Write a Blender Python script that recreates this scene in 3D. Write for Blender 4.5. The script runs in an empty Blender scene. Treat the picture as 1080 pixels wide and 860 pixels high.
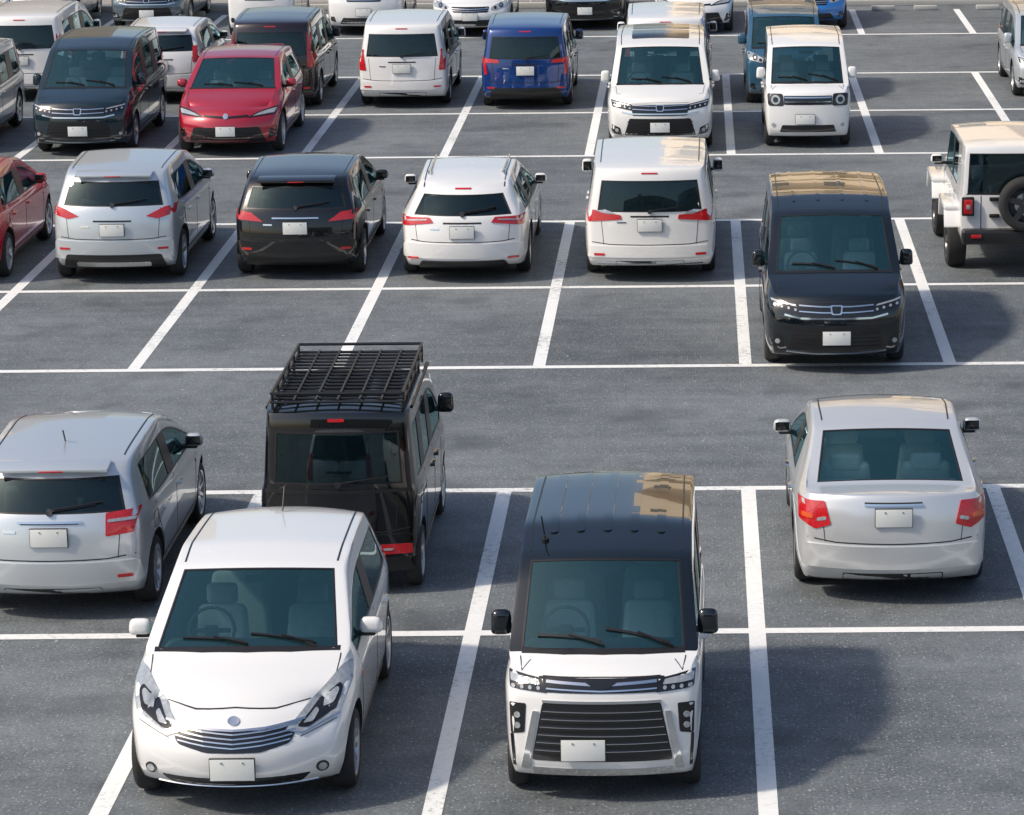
import bpy, bmesh, math, random, time
from mathutils import Vector, Matrix
from mathutils.bvhtree import BVHTree
T0=time.time()
random.seed(7)
scene=bpy.context.scene
col=scene.collection
rad=math.radians

# ---------------------------------------------------------------- materials
def newmat(name):
    m=bpy.data.materials.new(name); m.use_nodes=True
    nt=m.node_tree; nt.nodes.clear()
    return m,nt,nt.nodes,nt.links
def simple(name,colr,rough=.5,metal=0,coat=0,bump=0,bscale=80,var=0,spec=.5):
    m,nt,N,Lk=newmat(name)
    o=N.new('ShaderNodeOutputMaterial'); p=N.new('ShaderNodeBsdfPrincipled')
    p.inputs['Base Color'].default_value=(*colr,1); p.inputs['Roughness'].default_value=rough
    p.inputs['Metallic'].default_value=metal; p.inputs['Coat Weight'].default_value=coat
    p.inputs['Specular IOR Level'].default_value=spec
    Lk.new(p.outputs[0],o.inputs[0])
    tc=N.new('ShaderNodeTexCoord'); nz=N.new('ShaderNodeTexNoise'); nz.inputs['Scale'].default_value=bscale
    nz.inputs['Detail'].default_value=4
    Lk.new(tc.outputs['Object'],nz.inputs['Vector'])
    if bump:
        b=N.new('ShaderNodeBump'); b.inputs['Strength'].default_value=bump; b.inputs['Distance'].default_value=.01
        Lk.new(nz.outputs[0],b.inputs['Height']); Lk.new(b.outputs[0],p.inputs['Normal'])
    if var:
        mx=N.new('ShaderNodeMix'); mx.data_type='RGBA'
        mx.inputs[6].default_value=(*[c*(1-var) for c in colr],1); mx.inputs[7].default_value=(*[min(1,c*(1+var)) for c in colr],1)
        Lk.new(nz.outputs[0],mx.inputs[0]); Lk.new(mx.outputs[2],p.inputs['Base Color'])
    return m
def paint(name,colr,metal=0,rough=.28):
    m,nt,N,Lk=newmat(name)
    lum=sum(colr)/3; dark=lum<.08
    o=N.new('ShaderNodeOutputMaterial'); p=N.new('ShaderNodeBsdfPrincipled')
    p.inputs['Metallic'].default_value=metal
    p.inputs['Coat Weight'].default_value=1; p.inputs['Coat Roughness'].default_value=.012; p.inputs['Coat IOR'].default_value=1.65
    if dark: p.inputs['Specular IOR Level'].default_value=.15
    tc=N.new('ShaderNodeTexCoord'); sx=N.new('ShaderNodeSeparateXYZ'); Lk.new(tc.outputs['Object'],sx.inputs[0])
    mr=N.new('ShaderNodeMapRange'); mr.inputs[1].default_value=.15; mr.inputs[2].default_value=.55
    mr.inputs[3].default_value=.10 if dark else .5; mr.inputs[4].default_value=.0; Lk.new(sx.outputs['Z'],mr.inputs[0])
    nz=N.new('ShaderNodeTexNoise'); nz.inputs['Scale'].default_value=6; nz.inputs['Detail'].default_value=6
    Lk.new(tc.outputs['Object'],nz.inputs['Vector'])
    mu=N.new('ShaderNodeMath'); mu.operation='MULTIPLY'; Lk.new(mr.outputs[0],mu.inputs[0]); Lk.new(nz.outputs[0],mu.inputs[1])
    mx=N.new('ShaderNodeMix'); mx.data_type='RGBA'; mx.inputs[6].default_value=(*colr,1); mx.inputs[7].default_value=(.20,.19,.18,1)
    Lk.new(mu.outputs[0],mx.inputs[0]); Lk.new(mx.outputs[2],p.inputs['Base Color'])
    r2=N.new('ShaderNodeMapRange'); r2.inputs[3].default_value=rough-.02; r2.inputs[4].default_value=rough+.04
    Lk.new(nz.outputs[0],r2.inputs[0]); Lk.new(r2.outputs[0],p.inputs['Roughness'])
    g=N.new('ShaderNodeNewGeometry'); d=N.new('ShaderNodeBsdfDiffuse'); d.inputs[0].default_value=(.30,.30,.29,1)
    ms=N.new('ShaderNodeMixShader'); Lk.new(g.outputs['Backfacing'],ms.inputs[0]); Lk.new(p.outputs[0],ms.inputs[1]); Lk.new(d.outputs[0],ms.inputs[2])
    Lk.new(ms.outputs[0],o.inputs[0])
    return m
def glass(name,tint,sky_sheen,sheen_fac,refl=(.85,.97,1),ior=1.6):
    m,nt,N,Lk=newmat(name)
    o=N.new('ShaderNodeOutputMaterial'); t=N.new('ShaderNodeBsdfTransparent'); t.inputs[0].default_value=(*tint,1)
    df=N.new('ShaderNodeBsdfDiffuse'); df.inputs[0].default_value=(*sky_sheen,1)  # teal diffuse layer painted in to imitate sky reflected on the glass
    m0=N.new('ShaderNodeMixShader'); m0.inputs[0].default_value=sheen_fac; Lk.new(t.outputs[0],m0.inputs[1]); Lk.new(df.outputs[0],m0.inputs[2])
    g=N.new('ShaderNodeBsdfGlossy'); g.inputs[0].default_value=(*refl,1); g.inputs['Roughness'].default_value=.012
    f=N.new('ShaderNodeFresnel'); f.inputs[0].default_value=ior
    ms=N.new('ShaderNodeMixShader'); Lk.new(f.outputs[0],ms.inputs[0]); Lk.new(m0.outputs[0],ms.inputs[1]); Lk.new(g.outputs[0],ms.inputs[2])
    Lk.new(ms.outputs[0],o.inputs[0]); return m

GF=glass('windshield_glass',(.78,.97,.98),(.10,.52,.62),.035,refl=(.62,.95,1),ior=1.9)
GP=glass('privacy_glass',(.17,.23,.25),(.06,.16,.20),.04,refl=(.75,.97,1),ior=1.62)
TRIM=simple('black_trim',(.014,.014,.015),.35,bump=.1)
RUB=simple('tyre_rubber',(.022,.022,.023),.8,bump=.4,bscale=60,var=.4)
CHR=simple('chrome',(.80,.81,.82),.12,1)
LAMP=simple('headlamp',(.42,.45,.47),.16,.35,.7,bump=.5,bscale=30,var=.45)
RED=simple('tail_lamp_red',(.50,.010,.014),.14,0,1,bump=.3,bscale=45,var=.45)
PLATE=simple('number_plate_white',(.72,.74,.72),.4,var=.05)
AMB=simple('amber_lamp',(.65,.10,.02),.2,0,1)
SEAT=simple('seat_fabric',(.48,.50,.49),.9,var=.15,bscale=20)
INT=simple('interior_plastic',(.065,.070,.074),.6)
GRL=simple('gloss_black_grille',(.010,.010,.012),.18,0,.5)
SEAM=simple('panel_gap_and_shade',(.01,.01,.011),.7)  # panel joints, and the painted shade line over rear plates
ALU=simple('alloy_wheel',(.55,.56,.58),.28,.8,.3)
DRIM=simple('dark_wheel',(.06,.06,.065),.3,.6)
LIGHTSEAT=simple('light_seat_fabric',(.80,.79,.75),.9,var=.1,bscale=20)
PAINTS={}
def P(name):
    if name in PAINTS: return PAINTS[name]
    d={'white':((.78,.785,.785),0,.25),'pearl':((.77,.77,.755),.0,.25),'silver':((.64,.685,.715),.55,.32),'silver2':((.70,.72,.73),.5,.30),
       'black':((.004,.0045,.005),0,.2),'blue':((.005,.04,.19),.2,.2),'red':((.42,.008,.028),.25,.2),'brightred':((.55,.012,.028),.1,.2),
       'maroon':((.012,.006,.008),.0,.2),'teal':((.005,.018,.028),.0,.2),'grey':((.10,.14,.17),.4,.28),'skyblue':((.02,.20,.60),.1,.25),
       'denim':((.03,.11,.19),.2,.25),'blackblue':((.003,.006,.009),.0,.14)}[name]
    PAINTS[name]=paint('car_paint_'+name,*d); return PAINTS[name]
def slots(pa,ro,seat):
    return [P(pa),P(ro),GF,GP,TRIM,RUB,CHR,LAMP,RED,PLATE,AMB,seat,INT,GRL,SEAM,ALU,DRIM]
PAINT_,ROOF_,GF_,GP_,TR_,RB_,CH_,LP_,RD_,PL_,AM_,ST_,IN_,GR_,SM_,AL_,DR_=range(17)

# ---------------------------------------------------------------- mesh helpers
def obj(name,me,parent=None,loc=None):
    o=bpy.data.objects.new(name,me); col.objects.link(o)
    if parent: o.parent=parent
    if loc: o.location=loc
    return o
def box(bm,c,s,mat=0,bev=0,rot=None,taper=None):
    r=bmesh.ops.create_cube(bm,size=1)
    vs=r['verts']
    for v in vs:
        v.co=Vector((v.co.x*s[0],v.co.y*s[1],v.co.z*s[2]))
        if taper and v.co.z>0: v.co.x*=taper[0]; v.co.y*=taper[1]
    if rot: bmesh.ops.rotate(bm,verts=vs,cent=(0,0,0),matrix=rot)
    for v in vs: v.co+=Vector(c)
    fs=set(f for v in vs for f in v.link_faces)
    for f in fs: f.material_index=mat
    if bev:
        es=list(set(e for f in fs for e in f.edges))
        r=bmesh.ops.bevel(bm,geom=es,offset=bev,segments=3 if bev>.03 else 2,affect='EDGES',profile=.55)
        for f in r['faces']: f.material_index=mat
def tube(bm,p,q,r,mat=0,seg=8):
    p=Vector(p);q=Vector(q);d=q-p
    if d.length<1e-5: return
    R=bmesh.ops.create_cone(bm,cap_ends=True,segments=seg,radius1=r,radius2=r,depth=d.length)
    mt=Matrix.Translation((p+q)/2)@d.to_track_quat('Z','Y').to_matrix().to_4x4()
    bmesh.ops.transform(bm,matrix=mt,verts=R['verts'])
    for f in set(f for v in R['verts'] for f in v.link_faces): f.material_index=mat; f.smooth=True
def ringtube(bm,c,R,r,axis_m,mat,n=18,m=6):
    vs=[]
    for i in range(n):
        a=2*math.pi*i/n; row=[]
        for j in range(m):
            b=2*math.pi*j/m
            row.append(bm.verts.new(Vector(c)+axis_m@Vector(((R+r*math.cos(b))*math.cos(a),(R+r*math.cos(b))*math.sin(a),r*math.sin(b)))))
        vs.append(row)
    for i in range(n):
        for j in range(m):
            f=bm.faces.new((vs[i][j],vs[(i+1)%n][j],vs[(i+1)%n][(j+1)%m],vs[i][(j+1)%m])); f.material_index=mat; f.smooth=True
def finish(bm,name,mats,sharp=35,recalc=True):
    if recalc: bmesh.ops.recalc_face_normals(bm,faces=bm.faces[:])
    me=bpy.data.meshes.new(name); bm.to_mesh(me); bm.free()
    for m in mats: me.materials.append(m)
    me.polygons.foreach_set('use_smooth',[True]*len(me.polygons))
    me.set_sharp_from_angle(angle=rad(sharp))
    return me

# ---------------------------------------------------------------- wheels
_W={}
def wheel_mesh(style,r,w,dark):
    key=(style,round(r,3),round(w,3),dark)
    if key in _W: return _W[key]
    bm=bmesh.new(); rm=AL_ if not dark else DR_
    def lathe(prof,mat,n=36):
        rows=[]
        for k in range(n):
            a=2*math.pi*k/n
            rows.append([bm.verts.new((x,q*math.cos(a),q*math.sin(a))) for x,q in prof])
        for k in range(n):
            A=rows[k];B=rows[(k+1)%n]
            for i in range(len(prof)-1):
                f=bm.faces.new((A[i],A[i+1],B[i+1],B[i])); f.material_index=mat
    h=w/2
    lathe([(-h,.6*r),(-h,.9*r),(-h+.02,.975*r),(-h*.5,r),(h*.5,r),(h-.02,.975*r),(h,.9*r),(h+.003,.8*r),(h-.008,.69*r),(h-.02,.67*r)],RB_)
    lathe([(h-.004,.72*r),(h-.010,.675*r),(h-.04,.63*r),(-h*.2,.6*r),(-h,.6*r)],rm)
    lathe([(-h*.1,.62*r),(-h*.1,.001)],IN_,24)
    lathe([(h-.018,.001),(h-.02,.10*r),(h-.035,.17*r),(-h*.1,.17*r)],rm,18)
    lathe([(h-.10,.001),(h-.10,.42*r),(h-.13,.42*r)],AL_,24)
    n={'five':5,'ten':10,'seven':7}[style]
    for k in range(n):
        a=2*math.pi*k/n+.3
        w0,w1=(.11*r,.10*r) if n==5 else (.06*r,.05*r)
        pts=[]
        for (q,ww,xo) in ((.12*r,w0,h-.03),(.68*r,w1,h-.014)):
            for s in (-1,1):
                for dx in (0,-.03):
                    y=q;z=s*ww
                    pts.append(bm.verts.new((xo+dx,y*math.cos(a)-z*math.sin(a),y*math.sin(a)+z*math.cos(a))))
        for idx in ((0,2,6,4),(1,5,7,3),(0,4,5,1),(2,3,7,6)):
            f=bm.faces.new([pts[i] for i in idx]); f.material_index=rm
    me=finish(bm,'wheel_mesh',slots('black','black',SEAT))
    _W[key]=me; return me

# ---------------------------------------------------------------- car body classes
# station: (a_belt,a_top,z_belt,w_belt,z_top,w_top)
CLS={
'hatch':dict(L=4.1,H=1.52,zs=.20,f=([.12,.03,0,.03,.09,.18,.28],.68,.88,.80,.72,.30),
  S=[(.54,.60,.81,.97,.91,.80),(.90,.94,.90,1,1.00,.86),(1.12,1.02,.945,1,1.05,.93),(1.66,1.86,.96,1,1.46,.79),(2.28,2.28,.965,1,1.52,.79),(2.38,2.38,.965,1,1.52,.79),(3.12,3.08,.98,1,1.50,.78),(3.52,3.42,1.01,.99,1.48,.77)],
  r=([.10,.02,0,.05,.09,.28,.40],1.01,.93,1.43,.75,.17),ws=3,win={3:1,4:1,6:2,7:2},pil=[5],rg='cap',wh=(.80,3.40),wr=.31),
'sedan':dict(L=4.5,H=1.46,zs=.20,f=([.12,.03,0,.03,.09,.18,.28],.66,.88,.76,.72,.30),
  S=[(.58,.64,.78,.97,.87,.80),(1.0,1.04,.86,1,.95,.86),(1.30,1.24,.905,1,1.0,.91),(1.85,2.0,.92,1,1.40,.76),(2.42,2.42,.93,1,1.46,.76),(2.52,2.52,.93,1,1.46,.76),(3.20,3.0,.95,1,1.43,.76),(3.42,3.18,.96,1,1.39,.76),(3.82,3.90,.965,.99,1.04,.87),(4.12,4.16,.95,.97,1.04,.86)],
  r=([.12,.03,0,.03,.06,.08,.10],.93,.90,1.03,.84,.20),ws=3,win={3:1,4:1,6:1},pil=[5],rg=8,wh=(.92,3.50),wr=.31),
'wagon':dict(L=4.72,H=1.46,zs=.20,f=([.12,.03,0,.03,.09,.18,.28],.68,.88,.78,.72,.32),
  S=[(.62,.68,.78,.97,.86,.80),(1.05,1.08,.85,1,.93,.86),(1.38,1.32,.89,1,.98,.91),(1.95,2.12,.91,1,1.39,.70),(2.50,2.50,.92,1,1.46,.70),(2.60,2.60,.92,1,1.46,.70),(3.35,3.3,.935,1,1.44,.69),(3.45,3.4,.935,1,1.44,.69),(4.05,3.92,.95,.985,1.38,.67)],
  r=([.10,.02,0,.04,.08,.36,.52],.95,.90,1.32,.63,.24),ws=3,win={3:1,4:1,6:2,8:2},pil=[5,7],rg='cap',wh=(.88,3.70),wr=.33),
'mpv':dict(L=4.7,H=1.84,zs=.20,f=([.10,.03,0,.02,.06,.12,.18],.84,.91,.96,.82,.20),
  S=[(.44,.48,.92,.98,1.03,.87),(.72,.70,.97,1,1.09,.91),(.96,.82,1.0,1,1.12,.945),(1.46,1.60,1.03,1,1.70,.84),(2.15,2.15,1.05,1,1.83,.84),(2.25,2.25,1.05,1,1.84,.84),(3.25,3.25,1.06,1,1.84,.84),(3.35,3.35,1.06,1,1.83,.84),(4.25,4.20,1.08,.99,1.80,.82)],
  r=([.08,0,.02,.04,.05,.12,.19],1.08,.94,1.74,.79,.14),ws=3,win={3:1,4:1,6:2,8:2},pil=[5,7],rg='cap',wh=(.92,3.75),wr=.32),
'kei':dict(L=3.4,H=1.75,zs=.19,f=([.05,.01,0,.01,.03,.07,.12],.88,.94,.975,.86,.13),
  S=[(.28,.32,.93,.98,1.02,.90),(.42,.42,.96,1,1.04,.93),(.58,.48,.98,1,1.065,.965),(1.04,1.10,1.0,1,1.62,.89),(1.62,1.62,1.01,1,1.74,.88),(1.70,1.70,1.01,1,1.75,.88),(2.55,2.55,1.02,1,1.75,.88),(2.63,2.63,1.02,1,1.75,.88),(3.12,3.12,1.03,.99,1.745,.88)],
  r=([.05,0,.02,.03,.03,.06,.09],1.03,.95,1.71,.85,.10),ws=3,win={3:1,4:1,6:2,8:2},pil=[5,7],rg='cap',wh=(.54,2.98),wr=.275),
'jeep':dict(L=4.1,H=1.84,zs=.45,f=([.06,.02,0,.0,.02,.03,.05],1.0,.84,1.08,.80,.08),
  S=[(.22,.22,1.03,.86,1.10,.82),(.8,.8,1.08,.9,1.15,.82),(1.25,1.22,1.12,.92,1.20,.88),(1.55,1.62,1.13,.92,1.80,.84),(2.35,2.35,1.13,.92,1.84,.84),(2.45,2.45,1.13,.92,1.84,.84),(3.2,3.2,1.13,.92,1.84,.84),(3.75,3.73,1.13,.92,1.84,.84)],
  r=([.0,0,0,.0,.0,.03,.05],1.13,.90,1.80,.82,.05),ws=3,win={3:1,4:1,6:2},pil=[5],rg='cap',wh=(.78,3.2),wr=.40),
}
YF=[-1,-.93,-.5,0,.5,.93,1]
ROWW=[.93,.985,.995,1.0,.958]

class Car: pass

def build(cls,L,W,H,pa,ro,seat=SEAT,opt={}):
    C=CLS[cls]; kL=L/C['L']; kz=H/C['H']; hw=W/2*1.015; zs=C['zs']
    rings=[('f',)]
    for s in C['S']: rings.append(('s',)+s)
    rings.append(('r',)); n=len(rings)-1
    def rz(j,zb,zt,cr):
        if j==0: return zs
        if j==1: return zs+.13
        if j==2: return (zs+.13+zb-.10)/2
        if j==3: return zb-.10
        if j==4: return zb
        if j==5: return zb+(zt-cr-zb)*.89
        return zt-cr
    def pos(i,j,c):
        R=rings[i]; yf=YF[c]; ay=abs(yf)
        if R[0]=='s':
            _,ab,at,zb,wb,zt,wt=R; zb*=kz; zt*=kz; cr=.035
            if j<=4: w=ROWW[j]*wb; a=ab
            elif j==5: w=(.95*wb)+(wt-.95*wb)*.84; a=ab+(at-ab)*.87
            else: w=wt; a=at
            z=rz(j,zb,zt,cr)
            if j==6: z=zt-cr*ay**2; a=at-(.08)*(1-ay**2) if i<=C['ws']+1 else at
            if j==6 and C['rg']!='cap' and i in(C['rg'],C['rg']+1): a=at+.05*(1-ay**2)
            return Vector((w*hw*yf,a*kL-L/2,z))
        if R[0]=='f': off,zb,wb,zt,wt,rc=C['f']
        else: off,zb,wb,zt,wt,rc=C['r']
        zb*=kz;zt*=kz
        cr=.02
        if j<=4: w=ROWW[j]*wb
        elif j==5: w=(.95*wb)+(wt-.95*wb)*.84
        else: w=wt
        z=rz(j,zb,zt,cr)
        if j==6: z=zt-cr*ay**2
        a=off[j]+rc*ay**2.6
        y=w*hw*yf
        if R[0]=='f': return Vector((y,a-L/2,z))
        return Vector((y,L/2-a,z))
    bm=bmesh.new(); V={}
    def v(i,j,c):
        k=(i,j,c)
        if k not in V: V[k]=bm.verts.new(pos(i,j,c))
        return V[k]
    gh=C['ws']
    ghend=n if C['rg']=='cap' else C['rg']+1
    def fm(i,j,c,plane):
        if plane=='b': return TR_
        if plane=='t':
            if i==C['ws'] and 1<=c<=4: return GF_
            if C['rg']==i and 1<=c<=4: return GF_ if opt.get('cleargl') else GP_
            if gh<=i<ghend: return ROOF_
            return PAINT_
        if plane=='s':
            if j==4:
                if i in C['win']:
                    return GF_ if C['win'][i]==1 else (GP_ if not opt.get('cleargl') else GF_)
                if i in C['pil']: return TR_
                if gh<=i<ghend: return ROOF_ if opt.get('pillars') else PAINT_
            if j==5 and gh<=i<ghend: return ROOF_
            return PAINT_
        if plane=='r':
            if C['rg']=='cap':
                if j==4 and 1<=c<=4: return GP_
                if j==4: return ROOF_ if opt.get('pillars') else PAINT_
                if j==5: return ROOF_
            return PAINT_
        return PAINT_
    for i in range(n):
        for c in range(6):
            f=bm.faces.new((v(i,6,c),v(i+1,6,c),v(i+1,6,c+1),v(i,6,c+1))); f.material_index=fm(i,6,c,'t')
            f=bm.faces.new((v(i,0,c),v(i,0,c+1),v(i+1,0,c+1),v(i+1,0,c))); f.material_index=fm(i,0,c,'b')
        for j in range(6):
            for c in (0,6):
                f=bm.faces.new((v(i,j,c),v(i+1,j,c),v(i+1,j+1,c),v(i,j+1,c))); f.material_index=fm(i,j,c,'s')
    for j in range(6):
        for c in range(6):
            f=bm.faces.new((v(0,j,c),v(0,j,c+1),v(0,j+1,c+1),v(0,j+1,c))); f.material_index=fm(0,j,c,'f')
            f=bm.faces.new((v(n,j,c),v(n,j+1,c),v(n,j+1,c+1),v(n,j,c+1))); f.material_index=fm(n,j,c,'r')
    cl=bm.edges.layers.float.new('crease_edge')
    inv={vv:k for k,vv in V.items()}
    boxy=cls in('kei','mpv','jeep')
    for e in bm.edges:
        a,b=inv[e.verts[0]],inv[e.verts[1]]
        if a[2]==b[2] and a[2] in(0,6):
            if a[1]==b[1]==4 and a[0]!=b[0]: e[cl]=.6
            if a[1]==b[1]==3 and a[0]!=b[0]: e[cl]=.35
            if a[1]==b[1]==6 and a[0]!=b[0]: e[cl]=.4 if not boxy else .5
            if a[1]==b[1]==0: e[cl]=.5
            if a[1]==b[1]==1: e[cl]=.2
        if a[0]==b[0]==n and a[1]==b[1]:
            if a[1]==6: e[cl]=.7
            if a[1]==4: e[cl]=.5
            if a[1]==1: e[cl]=.45
        if a[0]==b[0]==0 and a[1]==b[1] and a[1]in(1,): e[cl]=.4
        if a[0]==b[0]==0 and a[1]==b[1]==6: e[cl]=.35
        if a[0]==b[0] and a[0] in(C['ws'],C['ws']+1) and a[1]==b[1]==6: e[cl]=.55
        if C['rg']!='cap' and a[0]==b[0] and a[0] in(C['rg'],C['rg']+1) and a[1]==b[1]==6: e[cl]=.45
        if cls=='jeep': e[cl]=max(e[cl],.6)
    bmesh.ops.recalc_face_normals(bm,faces=bm.faces[:])
    me=bpy.data.meshes.new('tmp'); bm.to_mesh(me); bm.free()
    SL=slots(pa,ro,seat)
    for m in SL: me.materials.append(m)
    ob=bpy.data.objects.new('tmp',me); col.objects.link(ob)
    md=ob.modifiers.new('s','SUBSURF'); md.levels=2; md.render_levels=2
    dg=bpy.context.evaluated_depsgraph_get()
    m2=bpy.data.meshes.new_from_object(ob.evaluated_get(dg))
    ob.modifiers.clear()
    bm=bmesh.new(); bm.from_mesh(m2)
    for gm in (GF_,GP_):
        fs=[f for f in bm.faces if f.material_index==gm]
        if fs:
            r=bmesh.ops.inset_region(bm,faces=fs,thickness=.016,depth=0,use_even_offset=True)
            for f in r['faces']: f.material_index=TR_
            fs=[f for f in bm.faces if f.material_index==gm]
            r=bmesh.ops.inset_region(bm,faces=fs,thickness=.003,depth=-.006,use_even_offset=True)
            for f in r['faces']: f.material_index=TR_
    bvh=BVHTree.FromBMesh(bm)
    bm.to_mesh(m2); bm.free()
    ob.data=m2
    wf,wr_=C['wh'][0]*kL,C['wh'][1]*kL; r=opt.get('wr',C['wr'])
    bc=bmesh.new()
    for a in (wf,wr_):
        for s in (-1,1):
            R=bmesh.ops.create_cone(bc,cap_ends=True,segments=40,radius1=r+.045,radius2=r+.045,depth=.60)
            bmesh.ops.transform(bc,matrix=Matrix.Translation((s*(hw+.02),a-L/2,r+.02))@Matrix.Rotation(math.pi/2,4,'Y'),verts=R['verts'])
    for f in bc.faces: f.material_index=RB_
    mc=bpy.data.meshes.new('cut'); bc.to_mesh(mc); bc.free()
    for m in SL: mc.materials.append(m)
    oc=bpy.data.objects.new('cut',mc); col.objects.link(oc)
    bo=ob.modifiers.new('b','BOOLEAN'); bo.object=oc; bo.operation='DIFFERENCE'; bo.solver='EXACT'
    try: bo.material_mode='INDEX'
    except Exception: pass
    dg=bpy.context.evaluated_depsgraph_get(); dg.update()
    m3=bpy.data.meshes.new_from_object(ob.evaluated_get(dg))
    if len(m3.polygons)<len(m2.polygons)*.5: print('BOOLEAN FAIL',cls); m3=m2.copy()
    bpy.data.objects.remove(oc); bpy.data.objects.remove(ob)
    m3.polygons.foreach_set('use_smooth',[True]*len(m3.polygons)); m3.set_sharp_from_angle(angle=rad(38))
    c=Car(); c.body=m3; c.bvh=bvh; c.L=L;c.W=W;c.H=H;c.hw=W/2;c.kz=kz;c.kL=kL;c.C=C;c.zs=zs;c.cls=cls
    c.wf=wf;c.wr=wr_;c.r=r;c.det=bmesh.new();c.SL=SL;c.opt=opt
    return c

def rnd(poly,r,n=3):
    if r<=0: return poly
    out=[];m=len(poly)
    for i in range(m):
        p=Vector(poly[i]);a=Vector(poly[i-1])-p;b=Vector(poly[(i+1)%m])-p
        ra=min(r,a.length*.45);rb=min(r,b.length*.45)
        A=p+a.normalized()*ra;B=p+b.normalized()*rb
        for k in range(n+1):
            t=k/n; out.append(tuple(A*(1-t)**2+p*2*t*(1-t)+B*t*t))
    return out
def circ(y,z,r,n=16): return [(y+r*math.cos(2*math.pi*k/n),z+r*math.sin(2*math.pi*k/n)) for k in range(n)]
def rect(a,b,c,d): return [(a,c),(b,c),(b,d),(a,d)]

def decal(c,face,poly,mat,th=.006,r=0,mirror=True,step=.08,base=.012):
    poly=rnd(poly,r)
    if face=='S': jobs=[('S',poly,1),('S',poly,-1)]
    elif mirror: jobs=[(face,poly,1),(face,[(-u,w) for u,w in poly],1)]
    else: jobs=[(face,poly,1)]
    for fc,pl,sx in jobs:
        bm=bmesh.new()
        vs=[bm.verts.new((u,w,0)) for u,w in pl]
        try: f=bm.faces.new(vs)
        except Exception: bm.free(); continue
        bmesh.ops.triangulate(bm,faces=[f])
        for ax in (0,1):
            lo=min(p[ax] for p in pl);hi=max(p[ax] for p in pl)
            k=int((hi-lo)/step)
            for q in range(1,k+1):
                t=lo+(hi-lo)*q/(k+1)
                co=[0,0,0];co[ax]=t;no=[0,0,0];no[ax]=1
                bmesh.ops.bisect_plane(bm,geom=bm.verts[:]+bm.edges[:]+bm.faces[:],dist=1e-5,plane_co=co,plane_no=no)
        bm.verts.index_update()
        mp={}
        for v in bm.verts:
            u,w=v.co.x,v.co.y
            if fc=='F': o=Vector((u,-6,w));d=Vector((0,1,0));g=Vector((u,-c.L/2,w))
            elif fc=='R': o=Vector((u,6,w));d=Vector((0,-1,0));g=Vector((u,c.L/2,w))
            elif fc=='S': o=Vector((sx*3,u-c.L/2,w));d=Vector((-sx,0,0));g=Vector((sx*c.hw,u-c.L/2,w))
            else: o=Vector((u,w-c.L/2,5));d=Vector((0,0,-1));g=Vector((u,w-c.L/2,c.H))
            h,nn,_,_=c.bvh.ray_cast(o,d)
            if h is None or (fc in 'FR' and (h-g).length>1.3): h,nn,_,_=c.bvh.find_nearest(g)
            if nn.dot(d)>0: nn=-nn
            mp[v.index]=(c.det.verts.new(h+nn*th),h-nn*base,nn)
        for f in bm.faces:
            L=[mp[v.index][0] for v in f.verts]
            try: nf=c.det.faces.new(L)
            except Exception: continue
            nf.normal_update(); nf.material_index=mat
            if nf.normal.dot(mp[f.verts[0].index][2])<0: nf.normal_flip()
        sk={}
        for e in bm.edges:
            if len(e.link_faces)==1:
                a,b=e.verts[0].index,e.verts[1].index
                for q in (a,b):
                    if q not in sk: sk[q]=c.det.verts.new(mp[q][1])
                try:
                    nf=c.det.faces.new((mp[a][0],mp[b][0],sk[b],sk[a])); nf.material_index=mat
                    nf.normal_update()
                    ctr=(mp[a][0].co+mp[b][0].co)/2; fcn=e.link_faces[0]
                    cc=sum((mp[v.index][0].co for v in fcn.verts),Vector())/len(fcn.verts)
                    if nf.normal.dot(ctr-cc)<0: nf.normal_flip()
                except Exception: pass
        bm.free()
def seam(c,face,pts,wd=.011,mirror=True,mat=SM_,th=.002):
    for p,q in zip(pts[:-1],pts[1:]):
        p=Vector(p);q=Vector(q);d=(q-p)
        if d.length<1e-4: continue
        n=Vector((-d.y,d.x)).normalized()*wd/2
        decal(c,face,[tuple(p-n),tuple(q-n),tuple(q+n),tuple(p+n)],mat,th=th,mirror=mirror,step=.12,base=.004)

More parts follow.
